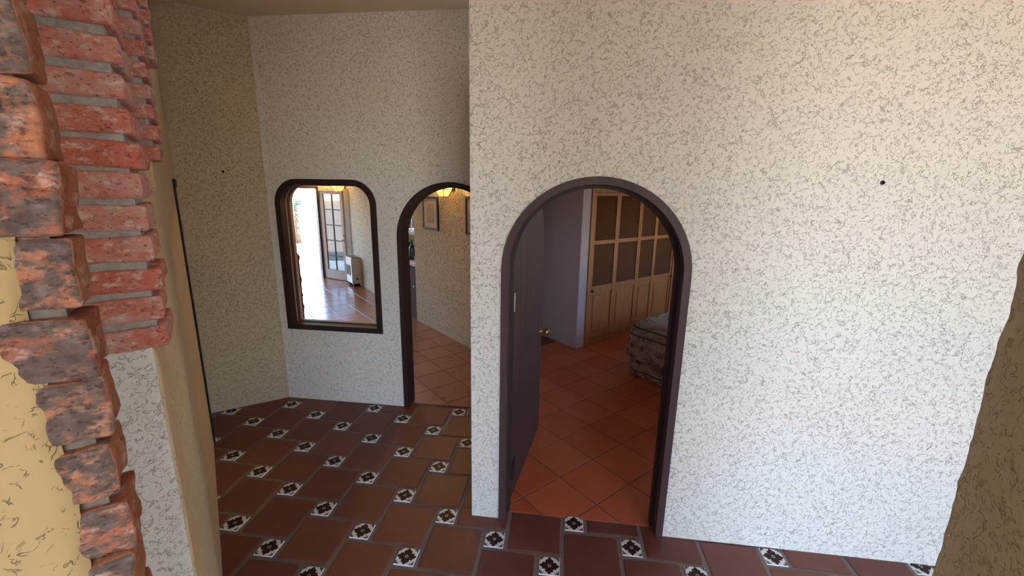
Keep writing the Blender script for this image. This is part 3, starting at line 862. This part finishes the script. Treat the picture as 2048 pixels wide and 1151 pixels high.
for x0, x1 in ((0.092, 0.336), (0.356, 0.600)):
    for a, b in zip(zr, zr[1:]): boxobj('pane', x0, x1, -0.002, 0.002, a + 0.005, b - 0.005, M_glass, fl_)
bm = bmesh.new()
add_box(bm, 0.622, 0.646, -0.026, -0.020, 0.80, 0.96)
add_lathe(bm, [(0.008, 0), (0.008, 0.05)], 10, Matrix.Translation((0.634, -0.02, 0.845)) @ Matrix.Rotation(R_(90), 4, 'X'))
add_box(bm, 0.52, 0.642, -0.074, -0.060, 0.838, 0.852)
add_lathe(bm, [(0.018, 0), (0.018, 0.02)], 12, Matrix.Translation((0.634, -0.02, 0.93)) @ Matrix.Rotation(R_(90), 4, 'X'))
bmobj('lever_handle', bm, M_steel, fl_)
# ------------------------------------------------------------------ wall heater by the door
def frame_on(a, b, t):
    p = a + (b - a) * t; return p, math.atan2((b - a).y, (b - a).x)
hp = Vector((-4.00, 7.827)); ha = math.atan2((LW2 - LW3).y, (LW2 - LW3).x)      # local x towards the hall, +y into the wall
ht = empty('wall_heater', (hp.x, hp.y, 0), ha); ht.scale = (0.88, 0.88, 0.88)
tag(ht, 'white and grey wall heater on the stucco beside the glazed door', 'heater')
bm = bmesh.new(); add_box(bm, -0.30, 0.12, -0.20, 0.0, 0.06, 0.63); bmesh.ops.bevel(bm, geom=list(bm.edges), offset=0.012, segments=2, affect='EDGES')
bmobj('casing', bm, M_heat, ht)
boxobj('grille_recess', -0.26, 0.02, -0.206, -0.199, 0.24, 0.46, M_black, ht)
for k in range(5): boxobj('grille_bar', -0.24 + k * 0.06, -0.23 + k * 0.06, -0.214, -0.205, 0.24, 0.46, M_heat, ht)
boxobj('top_vent', -0.27, 0.10, -0.19, -0.02, 0.63, 0.645, M_steel, ht)
bm = bmesh.new(); add_lathe(bm, [(0.022, 0), (0.020, 0.02)], 14, Matrix.Translation((0.12, -0.09, 0.17)) @ Matrix.Rotation(R_(90), 4, 'Y')); bmobj('dial', bm, M_black, ht)
bm = bmesh.new(); add_lathe(bm, [(0.010, 0), (0.009, 0.012)], 12, Matrix.Translation((0.12, -0.09, 0.24)) @ Matrix.Rotation(R_(90), 4, 'Y')); bmobj('dial', bm, M_black, ht)
for x in (-0.24, 0.07): boxobj('foot', x - 0.02, x + 0.02, -0.17, -0.03, 0.0, 0.06, M_black, ht)
# ------------------------------------------------------------------ pictures
def picture(name, pa, w, h, zc, label, dirv, inner):
    a = math.atan2(dirv.y, dirv.x)
    e = empty(name, (pa.x, pa.y, zc), a); tag(e, label, 'picture', 'framed pictures beside the wall lantern')
    f = 0.026
    bm = bmesh.new()
    for x0, x1, z0, z1 in ((-w / 2, w / 2, -h / 2, -h / 2 + f), (-w / 2, w / 2, h / 2 - f, h / 2), (-w / 2, -w / 2 + f, -h / 2 + f, h / 2 - f), (w / 2 - f, w / 2, -h / 2 + f, h / 2 - f)):
        add_box(bm, x0, x1, -0.028, -0.002, z0, z1)
    bmobj('frame', bm, M_dark, e)
    boxobj('mat_board', -w / 2 + f, w / 2 - f, -0.016, -0.004, -h / 2 + f, h / 2 - f, M_board, e)
    iw, ih = inner
    boxobj('print', -iw / 2, iw / 2, -0.0185, -0.016, -ih / 2, ih / 2, M_print, e)
    boxobj('print_border', -iw / 2 - 0.012, iw / 2 + 0.012, -0.0172, -0.0155, -ih / 2 - 0.012, ih / 2 + 0.012, M_border, e)
M_board = mat('mat_board', (0.50, 0.43, 0.37), 0.8)
M_border = mat('print_border', (0.24, 0.20, 0.16), 0.8)
M_print = mat('faded_print', (0.36, 0.29, 0.25), 0.8)
q_ = NT(M_print); g_ = q_.n('ShaderNodeTexCoord').outputs['Object']
q_.l(q_.ramp(q_.noise(g_, 14, 4, 0.6, 0.5), [(0.3, (0.24, 0.18, 0.15)), (0.7, (0.42, 0.35, 0.30))]), q_.b.inputs['Base Color'])
wd = (LW0 - LW1).normalized()
def onw(x):
    t = (x - LW1.x) / wd.x; return LW1 + wd * t
picture('framed_picture', onw(-1.735), 0.40, 0.425, 1.580, 'brown framed print hanging between bar alcove and wall lantern', wd, (0.15, 0.22))
picture('framed_picture', onw(-0.975), 0.42, 0.43, 1.600, 'brown framed print hanging between wall lantern and arched passage edge', wd, (0.16, 0.22))
# ------------------------------------------------------------------ stained-glass wall lanterns
def lantern(p, ang, zb, label):
    e = empty('wall_lantern', (p.x, p.y, zb), ang); tag(e, label, 'lamp', 'amber glass wall lanterns')
    zs = [(0.0, 0.060), (0.085, 0.120), (0.20, 0.125), (0.26, 0.05)]
    cy = -0.13
    def hexv(r, z): return [(r * math.cos(R_(60 * k + 30)), cy + r * math.sin(R_(60 * k + 30)), z) for k in range(6)]
    rings = [hexv(r, z) for z, r in zs]
    for a in range(3):
        for k in range(6):
            q = [rings[a][k], rings[a][(k + 1) % 6], rings[a + 1][(k + 1) % 6], rings[a + 1][k]]
            c = [sum(p_[i] for p_ in q) / 4 for i in range(3)]
            q = [[c[i] + (p_[i] - c[i]) * 0.93 for i in range(3)] for p_ in q]
            nrm = Vector((c[0], c[1] - cy, 0)).normalized() * 0.003
            V = [tuple(p_) for p_ in q] + [(p_[0] - nrm.x, p_[1] - nrm.y, p_[2]) for p_ in q]
            mesh('glass_panel', V, [(0, 1, 2, 3), (7, 6, 5, 4), (0, 4, 5, 1), (1, 5, 6, 2), (2, 6, 7, 3), (3, 7, 4, 0)], M_amber if a == 0 else M_amber2, e)
    bm = bmesh.new()
    def bar(a, b, r=0.004):
        a, b = Vector(a), Vector(b); d = b - a
        add_lathe(bm, [(r, 0), (r, d.length)], 5, Matrix.Translation(a) @ d.to_track_quat('Z', 'Y').to_matrix().to_4x4())
    for a in range(4):
        for k in range(6):
            bar(rings[a][k], rings[a][(k + 1) % 6])
            if a < 3: bar(rings[a][k], rings[a + 1][k])
    bmobj('lead_came', bm, M_black, e)
    bm = bmesh.new(); add_box(bm, -0.05, 0.05, -0.012, -0.001, 0.06, 0.28); add_box(bm, -0.012, 0.012, cy, -0.01, 0.262, 0.280)
    add_lathe(bm, [(0.055, 0.258), (0.03, 0.285), (0.01, 0.30)], 12, Matrix.Translation((0, cy, 0)))
    bmobj('wall_bracket', bm, M_black, e)
    ld = bpy.data.lights.new('lantern_bulb', 'POINT'); ld.energy = 16; ld.color = (1.0, 0.66, 0.28); ld.shadow_soft_size = 0.03
    lo = bpy.data.objects.new('lantern_bulb', ld); COL.objects.link(lo); lo.parent = e; lo.location = (0, cy - 0.0, 0.335)
wa = math.atan2(wd.y, wd.x)
lantern(onw(-1.345), wa, 1.805, 'amber stained glass lantern lit above the framed prints')
wd2 = (LW2 - LW3).normalized()
lantern(LW3 + wd2 * 0.50, math.atan2(wd2.y, wd2.x), 1.80, 'amber stained glass lantern lit beside the glazed door')
# ------------------------------------------------------------------ bar alcove: cabinet, shelf and what stands there
al = (LW2 - LW1).normalized()
ala = math.atan2(-al.y, -al.x)      # local +x towards the hall, +y into the alcove
LM = (LW1 + LW2) / 2; hl = (LW2 - LW1).length / 2
cab = empty('bar_cabinet', (LM.x, LM.y, 0), ala); tag(cab, 'dark wood bar cabinet with pale top in the alcove', 'cabinet')
boxobj('cabinet_body', -hl + 0.01, hl - 0.012, 0.03, 0.38, 0.0, 0.79, M_cab, cab)
boxobj('cabinet_top', -hl + 0.01, hl - 0.012, 0.01, 0.385, 0.79, 0.825, M_white, cab)
for k in range(4):
    w = (2 * hl - 0.06) / 4; x0 = -hl + 0.03 + k * w
    d = boxobj('cabinet_door', x0 + 0.006, x0 + w - 0.006, 0.012, 0.03, 0.07, 0.77, M_cab, cab)
    bm = bmesh.new(); add_lathe(bm, [(0.008, 0), (0.012, 0.02)], 10, Matrix.Translation((x0 + w - 0.04, 0.012, 0.5)) @ Matrix.Rotation(R_(90), 4, 'X')); bmobj('knob', bm, M_brass, d)
sh = boxobj('wall_shelf', -hl + 0.01, hl - 0.012, 0.02, 0.385, -0.018, 0.018, M_white); sh.location = (LM.x, LM.y, 1.262); sh.rotation_euler = (0, 0, ala)
tag(sh, 'white shelf board across the bar alcove', 'shelf')
def alc(x, y): c, s = math.cos(ala), math.sin(ala); return (LM.x + x * c - y * s, LM.y + x * s + y * c)
def vase(name, x, y, z, prof, m, label, cat, seg=20):
    bm = bmesh.new(); add_lathe(bm, prof, seg); o = bmobj(name, bm, m, None, smooth=True); px = alc(x, y); o.location = (px[0], px[1], z)
    tag(o, label, cat); return o
BOT = [(0.034, 0), (0.036, 0.01), (0.036, 0.17), (0.03, 0.20), (0.013, 0.225), (0.013, 0.29), (0.016, 0.292), (0.016, 0.31)]
M_bottle = mat('dark_bottle_glass', (0.012, 0.014, 0.012), 0.12)
vase('bottle', hl - 0.45, 0.135, 0.826, BOT, M_bottle, 'black bottle on the bar cabinet nearest the wall edge', 'bottle')
vase('wide_jug', hl - 0.75, 0.24, 0.826, [(0.05, 0), (0.075, 0.03), (0.085, 0.10), (0.06, 0.17), (0.035, 0.20), (0.045, 0.23)], M_bottle, 'squat black jug on the bar cabinet', 'jug')
vase('tall_vase', hl - 0.70, 0.225, 1.281, [(0.03, 0), (0.05, 0.04), (0.045, 0.12), (0.022, 0.19), (0.03, 0.23)], M_black, 'slim dark vase on the alcove shelf', 'vase')
def curl(name, x, y, z, label):
    bm = bmesh.new(); pts = []
    for k in range(24):
        a = k / 23; pts.append(Vector((0.03 * math.sin(a * 4.2), 0.0, 0.02 + 0.24 * a)))
    for a, b in zip(pts, pts[1:]):
        d = b - a; add_lathe(bm, [(0.011 * (1.25 - a.z * 2), 0), (0.011 * (1.25 - b.z * 2), d.length)], 8, Matrix.Translation(a) @ d.to_track_quat('Z', 'Y').to_matrix().to_4x4())
    add_lathe(bm, [(0.035, 0), (0.032, 0.015), (0.012, 0.024)], 14)
    o = bmobj(name, bm, M_white, None, smooth=True); px = alc(x, y); o.location = (px[0], px[1], z); o.rotation_euler = (0, 0, ala); tag(o, label, 'ornament')
curl('carved_ornament', hl - 0.40, 0.12, 1.281, 'slender white curved ornament on the alcove shelf')
# ------------------------------------------------------------------ dark carved chair glimpsed through the interior window
ch = empty('carved_chair', (-3.86, 5.22, 0), R_(-40)); tag(ch, 'dark carved wooden chair glimpsed at the interior window edge', 'chair')
TURN = [(0.020, 0), (0.022, 0.05), (0.030, 0.08), (0.020, 0.12), (0.022, 0.24), (0.032, 0.28), (0.020, 0.33), (0.022, 0.45)]
for x in (-0.22, 0.22):
    for y in (-0.22, 0.22):
        bm = bmesh.new(); add_lathe(bm, TURN if y < 0 else TURN + [(0.020, 0.60), (0.032, 0.66), (0.020, 0.72), (0.020, 0.92), (0.034, 0.97), (0.012, 1.02)], 12, Matrix.Translation((x, y, 0)))
        bmobj('leg', bm, M_dark, ch, smooth=True)
boxobj('seat', -0.26, 0.26, -0.26, 0.24, 0.43, 0.47, M_dark, ch, bev=0.008)
boxobj('backrest', -0.20, 0.20, 0.205, 0.235, 0.55, 0.95, M_dark, ch, bev=0.006)
for x in (-0.22, 0.22): boxobj('stretcher', x - 0.012, x + 0.012, -0.21, 0.21, 0.16, 0.185, M_dark, ch)
# ------------------------------------------------------------------ outside the patio door
pt = struct(prismobj('patio', [tuple(F1 + ow * 0.15 - FD * 1.2), tuple(F2 + ow * 0.15 + FD * 0.6), tuple(F2 + ow * 1.15 + FD * 0.6), tuple(F1 + ow * 1.15 - FD * 1.2)][::-1], -0.12, -0.02, M_tile_l), 'terracotta patio step outside the glazed door', 'patio')
M_wallout = mat('whitewash', (0.60, 0.57, 0.52), 0.9)
struct(prismobj('wall_garden', [(-7.75, 11.9), (-4.2, 13.9), (-4.3, 14.1), (-7.85, 12.1)], -0.08, 1.72, M_wallout), 'sunlit whitewashed garden wall', 'wall')
def frond_tree(name, loc, h, nf, length, label, seed, m, cat):
    rnd = random.Random(seed)
    e = empty(name, loc); tag(e, label, cat)
    if h > 0:
        bm = bmesh.new(); add_lathe(bm, [(0.09, 0), (0.075, h * 0.3), (0.07, h * 0.7), (0.06, h)], 10); bmobj('trunk', bm, M_trunk, e, smooth=True)
    for k in range(nf):
        a = 2 * math.pi * k / nf + rnd.uniform(-0.2, 0.2); tilt = rnd.uniform(0.15, 1.1); ln = length * rnd.uniform(0.8, 1.15)
        V, Fc = [], []
        spine = []
        for i in range(9):
            t = i / 8; spine.append(Vector((math.cos(a) * ln * t * math.cos(tilt * (1 - t * 0.8)), math.sin(a) * ln * t * math.cos(tilt * (1 - t * 0.8)), h + ln * (math.sin(tilt) * t - 0.75 * t * t))))
        side = Vector((-math.sin(a), math.cos(a), 0))
        for i in range(1, 9):
            p = spine[i]; w = ln * 0.30 * math.sin(math.pi * min(1, i / 8.5)) + 0.03; dr = (spine[i] - spine[i - 1]).normalized()
            for sg in (-1, 1):
                b = len(V)
                q = p + side * sg * w + dr * w * 0.6 + Vector((0, 0, -w * 0.35))
                V += [tuple(p - dr * 0.025), tuple(p + dr * 0.025), tuple(q)]; Fc.append((b, b + 1, b + 2))
            b = len(V); V += [tuple(spine[i - 1] - side * 0.012), tuple(spine[i - 1] + side * 0.012), tuple(p + side * 0.009), tuple(p - side * 0.009)]; Fc.append((b, b + 1, b + 2, b + 3))
        mesh('frond', V, Fc, m, e)
M_trunk = mat('palm_trunk', (0.16, 0.10, 0.06), 0.9)
M_leaf = mat('palm_leaf', (0.07, 0.16, 0.075), 0.5)
M_leaf2 = mat('dry_leaf', (0.30, 0.27, 0.13), 0.7)
frond_tree('palm_tree', (-9.3, 13.9, -0.06), 1.25, 18, 1.1, 'green fan palm rising beside the garden wall', 3, M_leaf, 'palm')
frond_tree('palm_tree', (-8.2, 15.6, -0.06), 2.1, 16, 1.1, 'green palm with crown showing over the garden wall', 5, M_leaf, 'palm')
frond_tree('desert_shrub', (-8.35, 11.45, -0.06), 0.15, 14, 0.6, 'grey green spiky shrub before the palms', 8, M_leaf2, 'shrub')
frond_tree('garden_plant', (-6.9, 11.55, -0.06), 0.02, 9, 0.22, 'small yellow plant at the garden wall foot', 9, mat('yellow_leaf', (0.5, 0.36, 0.06), 0.7), 'plant')
struct(boxobj('bounce_slab', -3.0, 7.0, -7.5, -3.22, -0.12, -0.02, M_bounce), 'unseen warm paving added behind the house to bounce light', 'bounce_slab')  # unseen slab, added to bounce warm light onto the upper walls
struct(boxobj('bounce_slab_side', 3.75, 7.0, -3.22, 6.0, -0.12, -0.02, M_bounce), 'unseen warm paving added beside the house to bounce light', 'bounce_slab')  # second unseen bounce slab, outside the side opening
# ------------------------------------------------------------------ small marks on the stucco
def nail(x, y, z, rz, label):
    bm = bmesh.new(); add_lathe(bm, [(0.010, 0), (0.010, 0.004), (0.004, 0.006), (0.003, 0.016)], 10, Matrix.Rotation(R_(90), 4, 'X'))
    o = bmobj('nail', bm, M_black); o.location = (x, y, z); o.rotation_euler = (0, 0, rz); tag(o, label, 'nail')
nail(1.381, YF + 0.002, 1.9555, 0, 'dark nail head in the bright wall beside the bedroom doorway')
nail(-2.683, 3.144, 1.998, R_(38.5), 'tiny dark nail head in the short angled wall of the dim corner')
